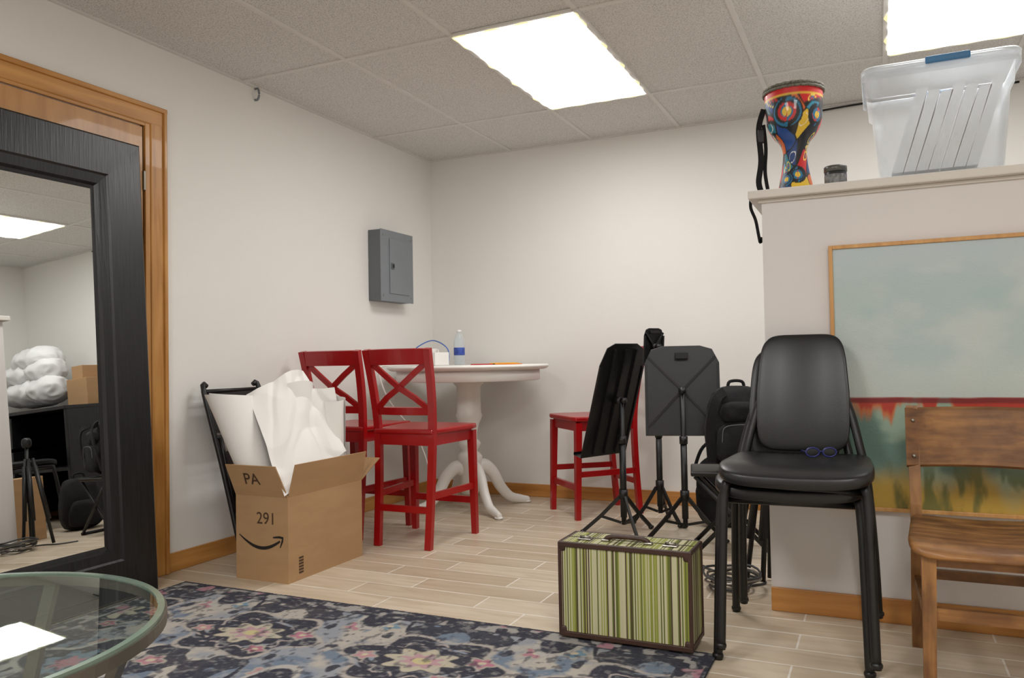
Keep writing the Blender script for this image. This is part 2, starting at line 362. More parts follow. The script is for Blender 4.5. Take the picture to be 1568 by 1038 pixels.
# ---------------------------------------------------------------- red chairs
def red_chair(loc,rz):
    p=E('red_counter_chair',loc,rz)
    for s in (-1,1):
        sweep('rear_post',smoothpts([(s*0.155,-0.235,0),(s*0.16,-0.21,0.3),(s*0.167,-0.20,0.6),(s*0.178,-0.225,0.82),(s*0.188,-0.275,1.035)],4),rect(0.036,0.03),redm,p,up=(0,1,0))
        sweep('front_leg',[(s*0.195,0.205,0),(s*0.19,0.19,0.58)],rect(0.036,0.036),redm,p,up=(0,1,0),scales=[0.85,1.1])
        sweep('side_stretcher',[(s*0.16,-0.215,0.27),(s*0.193,0.19,0.27)],rect(0.018,0.034),redm,p)
        sweep('side_apron',[(s*0.163,-0.19,0.56),(s*0.185,0.18,0.56)],rect(0.02,0.06),redm,p)
    sweep('front_apron',[(-0.18,0.188,0.56),(0.18,0.188,0.56)],rect(0.02,0.06),redm,p)
    sweep('rear_apron',[(-0.16,-0.2,0.56),(0.16,-0.2,0.56)],rect(0.02,0.06),redm,p)
    sweep('front_stretcher',[(-0.19,0.197,0.19),(0.19,0.197,0.19)],rect(0.022,0.036),redm,p)
    sweep('rear_stretcher',[(-0.158,-0.222,0.2),(0.158,-0.222,0.2)],rect(0.018,0.034),redm,p)
    poly=[(-0.178,-0.222),(0.178,-0.222),(0.222,0.15),(0.21,0.215),(0.17,0.225),(-0.17,0.225),(-0.21,0.215),(-0.222,0.15)]
    prism('seat',poly,lambda a,b_,t:(a,b_,0.603+t),0.028,redm,p,0.008)
    def bow(z,y,w): return [(-w+2*w*i/10,y-0.022*math.cos(math.pi*(i/10-0.5)),z) for i in range(11)]
    sweep('top_rail',bow(0.995,-0.262,0.195),rect(0.022,0.082),redm,p,up=(0,-0.2,1))
    sweep('lower_rail',bow(0.71,-0.203,0.172),rect(0.02,0.04),redm,p,up=(0,-0.15,1))
    for s in (-1,1):
        sweep('cross_brace',[(s*0.17,-0.252,0.965),(s*0.085,-0.256,0.9),(0,-0.25+0.004*s,0.835),(-s*0.085,-0.236,0.78),(-s*0.16,-0.213,0.72)],rect(0.03,0.014),redm,p,up=(0,1,0.2))
    return p
red_chair((0.775,-1.415,0),rad(0)); red_chair((0.300,-1.35,0),rad(-1)); red_chair((1.40,-0.40,0),rad(134))
# ---------------------------------------------------------------- pedestal table
t=E('round_pedestal_table',(0.60,-0.565,0))
DZ=0.022
lathe('top',[(0.0,0.885+DZ),(0.5,0.885+DZ),(0.515,0.89+DZ),(0.53,0.902+DZ),(0.53,0.91+DZ),(0.522,0.917+DZ),(0,0.917+DZ)],whitep,t,72)
lathe('apron',[(0.0,0.815+DZ),(0.462,0.815+DZ),(0.47,0.82+DZ),(0.47,0.886+DZ),(0,0.886+DZ)],whitep,t,72)
lathe('column',[(0.0,0.10),(0.055,0.10),(0.06,0.14),(0.075,0.30),(0.085,0.34),(0.07,0.36),(0.05,0.38),(0.068,0.41),(0.075,0.425),(0.068,0.44),(0.05,0.455),(0.052,0.50),(0.066,0.555),(0.082,0.59),(0.088,0.61),(0.08,0.63),(0.078,0.75),(0.08,0.80),(0.1,0.82),(0.1,0.838),(0,0.838)],whitep,t,36)
for a in (-38,52,142,232):
    ca,sa=math.cos(rad(a)),math.sin(rad(a))
    pp=smoothpts([(r*ca,r*sa,z) for r,z in ((0.04,0.26),(0.10,0.275),(0.165,0.225),(0.22,0.13),(0.29,0.055),(0.36,0.033),(0.42,0.020),(0.435,0.018))],5)
    n_=len(pp); sc=[1.4-0.85*(i/(n_-1)) for i in range(n_)]; sc[-1]*=0.7
    sweep('carved_leg',pp,[(x*0.9,y*1.2) for x,y in circ(0.030,12)],whitep,t,scales=sc,smooth=True)
    sell('foot_pad',(0.028,0.022,0.009),0.8,1,(0.418*ca,0.418*sa,0.0095),whitep,t,nu=16,nv=8)
TZ=0.918+DZ
wb=E('water_bottle',(0.50,-0.50,TZ))
plas=clear('clear_pet',(0.9,0.94,0.97,1),(0.85,0.88,0.9,1),0.22,0.08)
lathe('body',[(0,0),(0.034,0.0),(0.036,0.01),(0.034,0.03),(0.036,0.05),(0.034,0.08),(0.036,0.12),(0.035,0.16),(0.027,0.19),(0.014,0.21),(0.014,0.22),(0,0.22)],plas,wb,24)
lathe('label',[(0.0365,0.065),(0.037,0.066),(0.037,0.115),(0.0365,0.116)],M('label_blue',C(50,76,160),0.5,var=0.5,scale=60),wb,24)
lathe('cap',[(0,0.218),(0.016,0.218),(0.016,0.234),(0,0.235)],M('white_cap',C(235,235,235),0.4),wb,20)
tb=E('tissue_box',(0.40,-0.66,TZ),rad(-20)); box('carton',(-0.08,-0.06,0),(0.08,0.06,0.085),paper,tb,0.004)
sell('tissue',(0.05,0.01,0.02),1,1,(0,0,0.09),paper,tb,fn=lambda v:Vector((v.x,v.y+0.01*math.sin(v.x*80),v.z)))
pc=E('paper_stack',(0.80,-0.62,TZ),rad(15))
box('sheet_red',(-0.12,-0.08,0),(0.02,0.06,0.006),M('red_card',C(190,50,45),0.6),pc); box('sheet_yellow',(-0.0,-0.06,0.0062),(0.16,0.1,0.011),M('yellow_card',C(232,190,60),0.6),pc); box('sheet_orange',(0.04,-0.10,0.0),(0.2,-0.02,0.006),M('orange_card',C(225,130,50),0.6),pc)
cc=E('network_cable',(0,0,DZ)); bluem=M('blue_cable',C(70,110,190),0.5)
tube('blue_loop',[(0.20,-0.72,0.922),(0.14,-0.58,0.98),(0.15,-0.42,1.06),(0.22,-0.35,1.09),(0.32,-0.34,1.03),(0.35,-0.38,0.925)],0.004,bluem,cc,sm=6)
tube('white_cord',[(0.33,-0.72,0.925),(0.24,-0.90,0.923),(0.20,-0.99,0.915),(0.20,-1.0,0.86),(0.26,-0.98,0.7),(0.42,-0.95,0.5),(0.5,-0.93,0.3),(0.52,-0.92,0.05),(0.5,-0.9,-0.014)],0.005,whitep,cc,sm=6)
# ---------------------------------------------------------------- cardboard box
bx=E('cardboard_box',(0.37,-2.41,0)); T=0.004; bw,bd,bh=0.30,0.55,0.378
box('bottom',(T,T,0.001),(bw-T,bd-T,T),cardin,bx)
box('side_front',(0,0,0),(bw,T,bh),card,bx); box('side_rear',(0,bd-T,0),(bw,bd,bh),card,bx)
box('side_left',(0,T,0),(T,bd-T,bh),card,bx); box('side_right',(bw-T,T,0),(bw,bd-T,bh),card,bx)
def flap(name,p0,p1,out,mat=card):
    p0,p1,o=Vector(p0),Vector(p1),Vector(out); n=(p1-p0).cross(o).normalized()*0.0022
    ins=(p1-p0).normalized()*0.006
    q=[p0,p1,p1+o-ins,p0+o+ins]; V=[a-n for a in q]+[a+n for a in q]
    mobj(name,V,[(0,1,2,3),(4,5,6,7),(0,1,5,4),(1,2,6,5),(2,3,7,6),(3,0,4,7)],mat,bx)
flap('flap_front',(0,0.002,bh),(bw,0.002,bh),(-0.02,-0.05,0.142))
flap('flap_right',(bw-0.002,0.005,bh),(bw-0.002,bd,bh),(0.035,0,0.145))
flap('flap_rear',(bw,bd-0.002,bh),(0,bd-0.002,bh),(0.05,0.10,0.10))
flap('flap_left',(0.002,bd,bh),(0.002,0,bh),(-0.06,0,0.13))
mw=Matrix.Translation((0.12,-0.0008,0.255))@Matrix.Rotation(rad(90),4,'X')
text('marker_291','291',mw,0.075,inkbr,bx)
mw=Matrix.Translation((0.075,-0.022,bh+0.055))@Matrix.Rotation(rad(90+19),4,'X')
text('marker_pa','PA',mw,0.078,inkbr,bx)
def ribbon(name,pts,w):
    V=[];F=[]
    for i,(a,b_) in enumerate(pts):
        a0,b0=pts[max(i-1,0)];a1,b1=pts[min(i+1,len(pts)-1)];tx,tz=a1-a0,b1-b0;l=math.hypot(tx,tz);ww=w[i]/2
        V+= [(a-tz/l*ww,-0.001,b_+tx/l*ww),(a+tz/l*ww,-0.001,b_-tx/l*ww)]
    for i in range(len(pts)-1): F.append((2*i,2*i+1,2*i+3,2*i+2))
    mobj(name,V,F,ink,bx)
N=20; sp=[(0.02+0.235*i/N,0.212-0.065*math.sin(math.pi*(0.06+0.80*i/N))) for i in range(N+1)]
ribbon('printed_arc',sp,[0.003+0.012*math.sin(math.pi*min(1,(i+1)/N*0.8)) for i in range(N+1)])
ribbon('printed_arc_tip',[(0.215,0.198),(0.25,0.202),(0.270,0.20),(0.268,0.185),(0.255,0.155)],[0.006,0.01,0.012,0.01,0.004])
for i in range(6): box('printed_label',(bw+0.0002,0.07,0.03+i*0.013),(bw+0.0012,0.10,0.038+i*0.013),inkbr,bx)
# paper rolls in the box
pr=E('paper_rolls')
def roll(name,p0,p1,r0,r1,turns,ph,seed,nl=24,na=80,nz=0.004,cut=0.0):
    p0,p1=Vector(p0),Vector(p1);ax=(p1-p0);L=ax.length;ax.normalize();s=ax.cross(Vector((0,1,0.2))).normalized();u=ax.cross(s);V=[];F=[]
    for i in range(nl+1):
        f=i/nl
        for j in range(na+1):
            a=ph+2*math.pi*turns*j/na; r=(r0+(r1-r0)*f)*(1-0.30*j/na)+nz*noise.noise(Vector((f*3,a*0.8,seed)))
            V.append(p0+ax*(L*f+cut*math.sin(a+seed)*f)+s*r*math.cos(a)+u*r*math.sin(a))
    for i in range(nl):
        for j in range(na): F.append((i*(na+1)+j,i*(na+1)+j+1,(i+1)*(na+1)+j+1,(i+1)*(na+1)+j))
    mobj(name,V,F,paper,pr,True)
roll('roll_a',(0.54,-2.29,0.16),(0.315,-2.385,0.83),0.07,0.105,1.7,0.5,1,cut=0.04)
roll('roll_b',(0.48,-2.12,0.2),(0.44,-2.12,0.84),0.08,0.12,1.3,2.2,5,cut=0.04)
roll('roll_c',(0.60,-1.98,0.2),(0.60,-1.985,0.79),0.045,0.058,1.8,4,9,cut=0.01)
def crease(q):
    a=abs(noise.noise(q)); b_=abs(noise.noise(q*1.3+Vector((7,2,1))))
    return min(a,0.28)*1.0+min(b_,0.22)*0.7
def sheet(name,A,B,Cc,D,bul,seed,n=80,amp=0.05):
    A,B,Cc,D=[Vector(q) for q in (A,B,Cc,D)];nm=(B-A).cross(D-A).normalized();V=[];F=[]
    if nm.dot(Vector((3.05,-5.18,0.97))-A)<0: nm=-nm
    for i in range(n+1):
        for j in range(n+1):
            f,g_=i/n,j/n;p=(A*(1-f)+B*f)*(1-g_)+(D*(1-f)+Cc*f)*g_
            q=Vector((f*1.9,g_*1.5,seed))
            w=bul*math.sin(math.pi*f)*(0.5+0.5*math.cos(g_*1.5))+amp*(crease(q)-0.15)
            p=p+nm*w+Vector((0,0,0.03*noise.noise(Vector((f*2.5,seed,0)))*(1-g_)))
            V.append(p)
    for i in range(n):
        for j in range(n): a=i*(n+1)+j;F.append((a,a+1,a+n+2,a+n+1))
    mobj(name,V,F,paper,pr,True)
sheet('sheet_large',(0.375,-2.345,0.84),(0.475,-2.06,0.935),(0.665,-1.985,0.53),(0.665,-2.428,0.385),0.05,6.3,amp=0.06)
sheet('sheet_rear',(0.34,-2.26,0.84),(0.60,-1.98,0.84),(0.64,-1.92,0.4),(0.5,-2.2,0.4),0.03,8)
# folded chair leaning on left wall behind the box
fc=E('folding_chair',(0,0,0))
for yy in (-2.31,-1.93):
    tube('rail',[(0.325,yy,0.012),(0.2,yy,0.45),(0.075,yy,0.84),(0.06,yy+0.03*(1 if yy<-2 else -1),0.865)],0.013,blackm,fc,sm=4)
    tube('rear_leg',[(0.29,yy+0.02,0.012),(0.24,yy+0.02,0.3),(0.16,yy+0.02,0.62)],0.011,blackm,fc,sm=3)
for z,xx in ((0.84,0.072),(0.15,0.29),(0.62,0.155)): tube('cross_tube',[(xx,-2.31,z),(xx,-1.93,z)],0.011,blackm,fc)
mobj('back_panel',[(0.085,-2.3,0.83),(0.085,-1.94,0.83),(0.14,-1.94,0.64),(0.14,-2.3,0.64)],[(0,1,2,3)],blackpl,fc)
mobj('seat_panel',[(0.165,-2.29,0.55),(0.165,-1.95,0.55),(0.26,-1.95,0.2),(0.26,-2.29,0.2)],[(0,1,2,3)],blackpl,fc)
# ---------------------------------------------------------------- music stands
def stand(loc,rz,zc,tilt,w,h,yoff=0.05,tr=0,folds=False,fr_=0.23):
    p=E('music_stand',loc,rz)
    tube('pole',[(0,0,0.06),(0,0,zc)],0.0135,blackm,p)
    tube('lower_tube',[(0,0,0.10),(0,0,0.5)],0.018,blackm,p)
    lathe('collar',[(0,0),(0.024,0),(0.024,0.05),(0,0.05)],blackm,p,16,(0,0,0.20)); lathe('clutch',[(0,0),(0.022,0),(0.022,0.04),(0,0.04)],blackm,p,16,(0,0,0.5))
    for k in range(3):
        a=rad(90+120*k+tr);ca,sa=math.cos(a),math.sin(a)
        sweep('tripod_leg',[(0.02*ca,0.02*sa,0.21),(fr_*0.56*ca,fr_*0.56*sa,0.10),(fr_*ca,fr_*sa,0.012)],rect(0.012,0.02),blackm,p)
        sweep('tripod_brace',[(0.015*ca,0.015*sa,0.07),(fr_*0.56*ca,fr_*0.56*sa,0.10)],rect(0.008,0.014),blackm,p)
        sell('rubber_foot',(0.02,0.014,0.011),0.9,1,(fr_*ca,fr_*sa,0.0115),blackpl,p,nu=12,nv=8)
    ct,st=math.cos(tilt),math.sin(tilt)
    def f(a,b_,t_): return (a,yoff+b_*st+t_*ct,zc+b_*ct-t_*st)
    hw,hh=w/2,h/2
    poly=[(-hw,-hh),(hw,-hh),(hw,hh*0.62),(hw*0.82,hh*0.92),(hw*0.5,hh),(-hw*0.5,hh),(-hw*0.82,hh*0.92),(-hw,hh*0.62)]
    prism('desk',poly,f,0.006,blackpl,p,0.002)
    V=[f(-hw,-hh,0),f(hw,-hh,0),f(hw,-hh,0.055),f(-hw,-hh,0.055),f(hw,-hh+0.014,0.058),f(-hw,-hh+0.014,0.058)]
    mobj('desk_lip',V,[(0,1,2,3),(3,2,4,5)],blackm,p)
    if folds:
        for q in (-0.5,0.0,0.5): sweep('fold_rib',[f(hw*q,hh*0.9,0.008),f(hw*q,-hh*0.95,0.008)],rect(0.014,0.014),blackm,p,up=(0,1,0)); sweep('fold_rib_rear',[f(hw*q,hh*0.9,-0.008),f(hw*q,-hh*0.95,-0.008)],rect(0.014,0.014),blackm,p,up=(0,1,0))
    for s in (-1,1):
        if not folds: sweep('rib',[f(s*hw*0.9,hh*0.75,-0.008),f(0,-hh*0.0,-0.012),f(-s*hw*0.9,-hh*0.8,-0.008)],rect(0.012,0.008),blackm,p,up=(0,1,0))
        sweep('edge_rib',[f(s*hw*0.97,hh*0.6,-0.006),f(s*hw*0.97,-hh*0.97,-0.006)],rect(0.012,0.008),blackm,p,up=(0,1,0))
    tube('hub',[(0,0,zc),(0,yoff-0.005,zc)],0.02,blackm,p,n=14)
    tube('knob',[(0,-0.03,zc),(0,0.0,zc)],0.016,blackm,p,n=14)
    if not folds: box('rivet_box',(-0.035,yoff-0.02,zc+hh*0.7),(0.035,yoff+0.0,zc+hh*0.85),blackm,p,0.003)
    return p
stand((2.085,-0.91,0),rad(14),0.785,rad(7),0.40,0.49)
stand((1.765,-0.98,0),rad(66),0.735,rad(-17),0.36,0.65,tr=30,folds=True)
stand((1.87,-0.60,0),rad(58),1.03,rad(-5),0.15,0.22,yoff=0.03,tr=60,fr_=0.16)
# ---------------------------------------------------------------- black stacking chairs
def black_chair(loc,rz=0):
    p=E('stacking_chair',loc,rz)
    for s in (-1,1):
        tube('front_leg',[(s*0.222,-0.265,0.0),(s*0.217,-0.235,0.25),(s*0.211,-0.205,0.47),(s*0.20,-0.17,0.515),(s*0.19,0.10,0.505)],0.0145,blackm,p,sm=5,up=(1,0,0))
        tube('rear_leg',[(s*0.228,0.245,0.0),(s*0.22,0.20,0.25),(s*0.205,0.145,0.49),(s*0.185,0.15,0.60),(s*0.162,0.185,0.70),(s*0.135,0.205,0.78)],0.0145,blackm,p,sm=5,up=(1,0,0))
        tube('seat_rail',[(s*0.208,-0.20,0.50),(s*0.20,0.15,0.495)],0.012,blackm,p,up=(1,0,0))
        sell('foot_cap',(0.018,0.018,0.012),0.8,1,(s*0.222,-0.265,0.0125),blackpl,p,nu=12,nv=8)
        sell('foot_cap',(0.018,0.018,0.012),0.8,1,(s*0.228,0.245,0.0125),blackpl,p,nu=12,nv=8)
    tube('cross_bar',[(-0.205,-0.18,0.495),(0.205,-0.18,0.495)],0.011,blackm,p); tube('cross_bar',[(-0.2,0.13,0.492),(0.2,0.13,0.492)],0.011,blackm,p)
    def fs(v):
        z=v.z+0.0; yy=v.y
        if yy<-0.10: z-= ((-0.10-yy)**2)*1.5
        z+=0.2*v.x*v.x-0.006
        return Vector((v.x*(1-0.06*yy/0.23),yy,z))
    sell('seat_pad',(0.226,0.225,0.026),0.35,0.35,(0,-0.03,0.552),blackpl,p,fn=fs,nu=64,nv=20)
    def fb(v):
        w=1-0.10*max(0,v.z/0.21)-0.02
        return Vector((v.x*w,v.y-1.1*v.x*v.x+0.10*(v.z/0.42)+0.25*v.z*v.z,v.z))
    sell('back_pad',(0.160,0.016,0.208),0.34,0.4,(0,0.225,0.785),blackpl,p,fn=fb,nu=64,nv=30)
    return p
black_chair((2.770,-2.31,0),rad(2))
black_chair((2.798,-2.365,0.05),0)
sg=E('sunglasses',(2.865,-2.38,0.632),rad(15)); sg.scale=(0.8,0.8,0.8); blm=M('blue_plastic',C(28,34,96),0.3)
for s in (-1,1):
    tube('lens_rim',[(s*0.033+0.026*math.cos(a),-0.03,0.022+0.018*math.sin(a)) for a in [2*math.pi*i/14 for i in range(14)]],0.004,blm,sg,closed=True,n=6,up=(0,1,0))
    sell('lens',(0.025,0.002,0.017),1,1,(s*0.033,-0.03,0.022),blackpl,sg,nu=16,nv=8)
    tube('temple',[(s*0.06,-0.03,0.025),(s*0.065,0.03,0.022),(s*0.055,0.09,0.006)],0.003,blm,sg,sm=4,n=6)
tube('bridge',[(-0.008,-0.03,0.026),(0.008,-0.03,0.026)],0.003,blm,sg,n=6)
# ---------------------------------------------------------------- backpack on a folding stool, cables, tripod
sp_=E('folding_stool',(2.37,-1.12,0),rad(12))
box('stool_top',(-0.20,-0.15,0.385),(0.20,0.15,0.41),blackpl,sp_,0.008,3)
for q in (-1,1):
    for s in (-1,1): tube('crossed_leg',[(s*0.18,q*0.13,0.385),(-s*0.18,q*0.13+0.02*s,0.012)],0.011,blackm,sp_,up=(0,1,0))
for s in (-1,1): tube('foot_bar',[(s*0.18,-0.16,0.012),(s*0.18,0.16,0.012)],0.0115,blackm,sp_,up=(0,0,1))
bk=E('backpack',(2.40,-1.12,0.425),rad(20))
def fbk(v):
    q=Vector(v)*9; d_=0.016*noise.noise(q)+0.008*noise.noise(q*3)
    return Vector((v.x*(1-0.25*max(0,v.z)/0.22)+d_,v.y*(1-0.2*max(0,v.z)/0.22)+d_,v.z))
sell('main_bag',(0.16,0.10,0.20),0.6,0.65,(0,0,0.195),blackfab,bk,fn=fbk,nu=56,nv=36)
sell('front_pocket',(0.12,0.045,0.10),0.5,0.6,(0,-0.09,0.12),blackfab,bk,fn=fbk)
sell('top_pocket',(0.09,0.035,0.05),0.6,0.6,(0,-0.085,0.27),blackfab,bk,fn=fbk)
tube('handle',[(-0.04,0.0,0.375),(-0.03,0,0.415),(0.03,0,0.415),(0.04,0,0.375)],0.008,blackfab,bk,sm=5)
tube('zip',[(-0.09,-0.13,0.06),(-0.095,-0.133,0.15),(-0.07,-0.135,0.205),(0.07,-0.135,0.205),(0.095,-0.133,0.15),(0.09,-0.13,0.06)],0.002,greyd,bk,sm=5,n=6)
for s in (-1,1): sweep('shoulder_strap',smoothpts([(s*0.07,-0.07,0.37),(s*0.12,-0.13,0.33),(s*0.15,-0.13,0.2),(s*0.14,-0.09,0.03)],5),rect(0.045,0.01),blackfab,bk,up=(0,1,0))
hb=E('shoulder_bag',(2.22,-0.56,0.0),rad(10))
sell('bag_body',(0.15,0.08,0.2),0.55,0.65,(0,0,0.2),blackfab,hb,fn=fbk)
sell('bag_flap',(0.145,0.03,0.12),0.55,0.65,(0,-0.07,0.28),blackfab,hb,fn=fbk)
tube('bag_strap',[(-0.15,0,0.33),(-0.1,-0.02,0.45),(0,-0.02,0.5),(0.1,-0.02,0.44),(0.15,0,0.33)],0.01,blackfab,hb,sm=5)
cbm=M('grey_cable',C(60,60,62),0.5); co=E('cable_coil',(2.47,-1.78,0))
for k in range(6):
    r0=0.075+0.008*k; cx,cy=random.uniform(-0.02,0.02),random.uniform(-0.02,0.02)
    tube('coil_turn',[(cx+r0*math.cos(a),cy+r0*math.sin(a)*1.15,0.010+0.012*k+0.006*math.sin(3*a+k)) for a in [2*math.pi*i/20 for i in range(20)]],0.005,cbm if k%2 else chrome,co,closed=True,n=6)
tube('lead',[(0.07,0.05,0.006),(0.12,0.12,0.006),(0.05,0.2,0.006),(-0.1,0.22,0.006),(-0.18,0.3,0.006)],0.005,cbm,co,sm=6,n=6)
ft=E('folded_tripod',(2.56,-1.58,0))
for k,(dx,dy) in enumerate(((-0.05,-0.06),(0.02,-0.09),(0.04,-0.02),(-0.12,0.03))):
    tube('tripod_tube',[(dx,dy,0.012),(0.04+dx*0.3,dy*0.2,0.60)],0.011,blackm,ft); tube('tripod_section',[(dx*0.8,dy*0.8,0.18),(0.04+dx*0.4,dy*0.3,0.55)],0.015,blackm,ft)
tube('tripod_column',[(0.03,-0.03,0.3),(0.05,0.0,0.70)],0.012,blackm,ft); sell('tripod_head',(0.03,0.03,0.035),0.7,0.8,(0.05,0.0,0.71),blackm,ft,nu=16,nv=10)
# ---------------------------------------------------------------- suitcase
def stripes(axis):
    m,nt,b=newmat('striped_fabric_'+axis); b.inputs['Roughness'].default_value=0.75
    v=coords(nt); sp=nt.nodes.new('ShaderNodeSeparateXYZ'); nt.links.new(v,sp.inputs[0])
    mu=nt.nodes.new('ShaderNodeMath'); mu.operation='MULTIPLY'; mu.inputs[1].default_value=230.0; nt.links.new(sp.outputs[axis],mu.inputs[0])
    fl_=nt.nodes.new('ShaderNodeMath'); fl_.operation='FLOOR'; nt.links.new(mu.outputs[0],fl_.inputs[0])
    w=nt.nodes.new('ShaderNodeTexWhiteNoise'); w.noise_dimensions='1D'; nt.links.new(fl_.outputs[0],w.inputs['W'])
    r=nt.nodes.new('ShaderNodeValToRGB'); cr=r.color_ramp; cr.interpolation='CONSTANT'
    st=[(0,C(184,180,146)),(0.28,C(132,138,56)),(0.45,C(92,98,40)),(0.58,C(190,186,154)),(0.72,C(150,154,82)),(0.83,C(72,52,38)),(0.93,C(170,170,120))]
    cr.elements[0].position=0;cr.elements[0].color=st[0][1]; cr.elements[1].position=st[1][0];cr.elements[1].color=st[1][1]
    for q,c_ in st[2:]:
        e=cr.elements.new(q); e.color=c_
    nt.links.new(w.outputs['Value'],r.inputs['Fac']); nt.links.new(r.outputs['Color'],b.inputs['Base Color']); return m
sx,sy=stripes('X'),stripes('Y')
sc_=E('striped_suitcase',(2.254,-2.52,0.013)); a_,b2,c2=0.225,0.085,0.325
o=box('shell',(-a_,-b2,0.004),(a_,b2,c2),sx,sc_,0.006); o.data.materials.append(sy)
for f in o.data.polygons:
    if abs(f.normal.x)>0.7: f.material_index=1
for yy in (-b2,b2):
    for z in (0.012,c2-0.008): box('binding',(-a_-0.002,yy-0.006,z-0.009),(a_+0.002,yy+0.006,z+0.009),brownl,sc_,0.003)
    for xx in (-a_,a_): box('binding_side',(xx-0.006,yy-0.0055,0.004),(xx+0.006,yy+0.0055,c2),brownl,sc_,0.003)
for xx in (-a_,a_):
    for z in (0.012,c2-0.006): box('binding_end',(xx-0.005,-b2,z-0.008),(xx+0.005,b2,z+0.008),brownl,sc_,0.003)
    for yy in (-b2,b2):
        for z in (0.022,c2-0.016): sell('corner_guard',(0.014,0.010,0.016),0.5,0.5,(xx-math.copysign(0.008,xx),yy-math.copysign(0.004,yy),z),brownl,sc_,nu=16,nv=8)
box('lid_seam',(-a_-0.0015,-0.004,0.01),(a_+0.0015,0.0,c2+0.0015),brownl,sc_)
tube('handle',[(-0.075,-0.03,c2),(-0.07,-0.03,c2+0.012),(-0.04,-0.03,c2+0.018),(0.04,-0.03,c2+0.018),(0.07,-0.03,c2+0.012),(0.075,-0.03,c2)],0.008,brownl,sc_,sm=5)
for xx in (-0.15,0.15,):
    box('clasp_plate',(xx-0.025,-0.045,c2),(xx+0.025,-0.01,c2+0.006),chrome,sc_,0.002); tube('clasp_roll',[(xx-0.018,-0.03,c2+0.009),(xx+0.018,-0.03,c2+0.009)],0.005,chrome,sc_,n=8)
for xx in (-0.075,0.075): box('handle_mount',(xx-0.014,-0.042,c2),(xx+0.014,-0.018,c2+0.008),chrome,sc_,0.002)
for xx in (-0.19,0.19): box('base_stud',(xx-0.012,-0.06,-0.003),(xx+0.012,0.06,0.006),brownl,sc_,0.002)
# ---------------------------------------------------------------- rug
x0,x1,y0,y1=0.222,2.55,-5.5,-2.565; nx,ny=620,780
X,Y=np.meshgrid(np.linspace(x0,x1,nx),np.linspace(y0,y1,ny)); X=X.ravel();Y=Y.ravel()
wx=X+0.010*(fbm(X*14,Y*14,5)-0.5)*2; wy=Y+0.010*(fbm(X*14,Y*14,9)-0.5)*2
def cell(cx0,cy0,px,py):
    cx=(wx-cx0+px/2)%px-px/2; cy=(wy-cy0+py/2)%py-py/2; return cx,cy
navy=(27,29,46)
col=np.tile(L3((134,138,146)),(len(X),1))
col=mixc(col,(168,161,152),sstep(0.45,0.6,fbm(X*5,Y*5,1)))
col=mixc(col,(98,112,130),sstep(0.52,0.64,fbm(X*7,Y*7,22)))
PX,PY=0.71,0.90
cx,cy=cell(0.98,-2.975,PX,PY)
ax_,ay_=np.abs(cx),np.abs(cy)
n1=fbm(ax_*6+3,ay_*6+7,2,2); n2=fbm(ax_*13+1,ay_*13,4,2)
col=mixc(col,navy,sstep(0.06,0.045,np.abs(n1-0.5)))
col=mixc(col,navy,sstep(0.60,0.63,n2)*0.95)
rr=np.hypot(cx,cy*1.35); th=np.arctan2(cy*1.35,cx)
col=mixc(col,(160,153,146),sstep(0.01,-0.005,rr-(0.275+0.04*np.cos(6*th))))
col=mixc(col,navy,sstep(0.008,-0.004,rr-(0.25+0.04*np.cos(6*th))))
vin=np.sin(th*3+rr*42)*np.cos(rr*60-1.0)
col=mixc(col,(124,132,146),sstep(0.66,0.80,vin)*sstep(0.12,0.15,rr)*sstep(0.24,0.21,rr))
ring=np.abs(rr-(0.185+0.02*np.cos(12*th)))
col=mixc(col,(158,148,144),sstep(0.010,0.005,ring)*sstep(0.4,0.5,vn(X*60,Y*60,3)))
col=mixc(col,(174,165,146),sstep(0.008,-0.004,rr-(0.115+0.022*np.cos(8*th))))
col=mixc(col,(170,134,140),sstep(0.006,-0.003,rr-(0.066+0.016*np.cos(8*th+1.5))))
col=mixc(col,(184,172,124),sstep(0.006,-0.003,rr-0.032))
for (fx,fy,fr,cf) in ((0.19,0.05,0.036,(166,92,118)),(0.13,-0.12,0.030,(160,86,112)),(-0.2,-0.02,0.032,(172,118,128)),(0.32,0.2,0.042,(162,104,122)),(-0.28,0.24,0.036,(84,124,148)),(0.30,-0.27,0.036,(168,118,120)),(-0.12,-0.33,0.038,(168,112,126)),(0.08,0.36,0.038,(172,136,128))):
    r2=np.hypot(cx-fx,(cy-fy)*1.2); t2=np.arctan2(cy-fy,cx-fx)
    col=mixc(col,(156,150,140),sstep(0.004,-0.003,r2-fr*(1.3+0.25*np.cos(5*t2))))
    col=mixc(col,cf,sstep(0.004,-0.003,r2-fr*(1+0.25*np.cos(5*t2)))*0.85); col=mixc(col,(184,172,148),sstep(0.004,-0.002,r2-fr*0.35))
dx,dy=cell(0.98+PX/2,-2.975-PY/2,PX,PY); r3=np.hypot(dx*1.2,dy); t3=np.arctan2(dy,dx*1.2)
col=mixc(col,(164,160,155),sstep(0.008,-0.004,r3-(0.215+0.055*np.cos(4*t3)))); col=mixc(col,navy,sstep(0.006,-0.004,r3-(0.185+0.05*np.cos(4*t3))))
col=mixc(col,(98,120,140),sstep(0.005,-0.003,r3-(0.10+0.02*np.cos(8*t3)))); col=mixc(col,(168,112,126),sstep(0.005,-0.003,r3-(0.05+0.012*np.cos(6*t3))))
ed=np.minimum(np.minimum(X-x0,x1-X),y1-Y)
bm_=ed<0.09
bc=np.tile(L3((148,145,142)),(len(X),1)); sarr=np.where((y1-Y)<0.09,X,Y)
bc=mixc(bc,navy,sstep(0.42,0.5,vn(sarr*26,ed*40,31))); bc=mixc(bc,(160,114,126),sstep(0.72,0.78,vn(sarr*15,ed*18,37)))
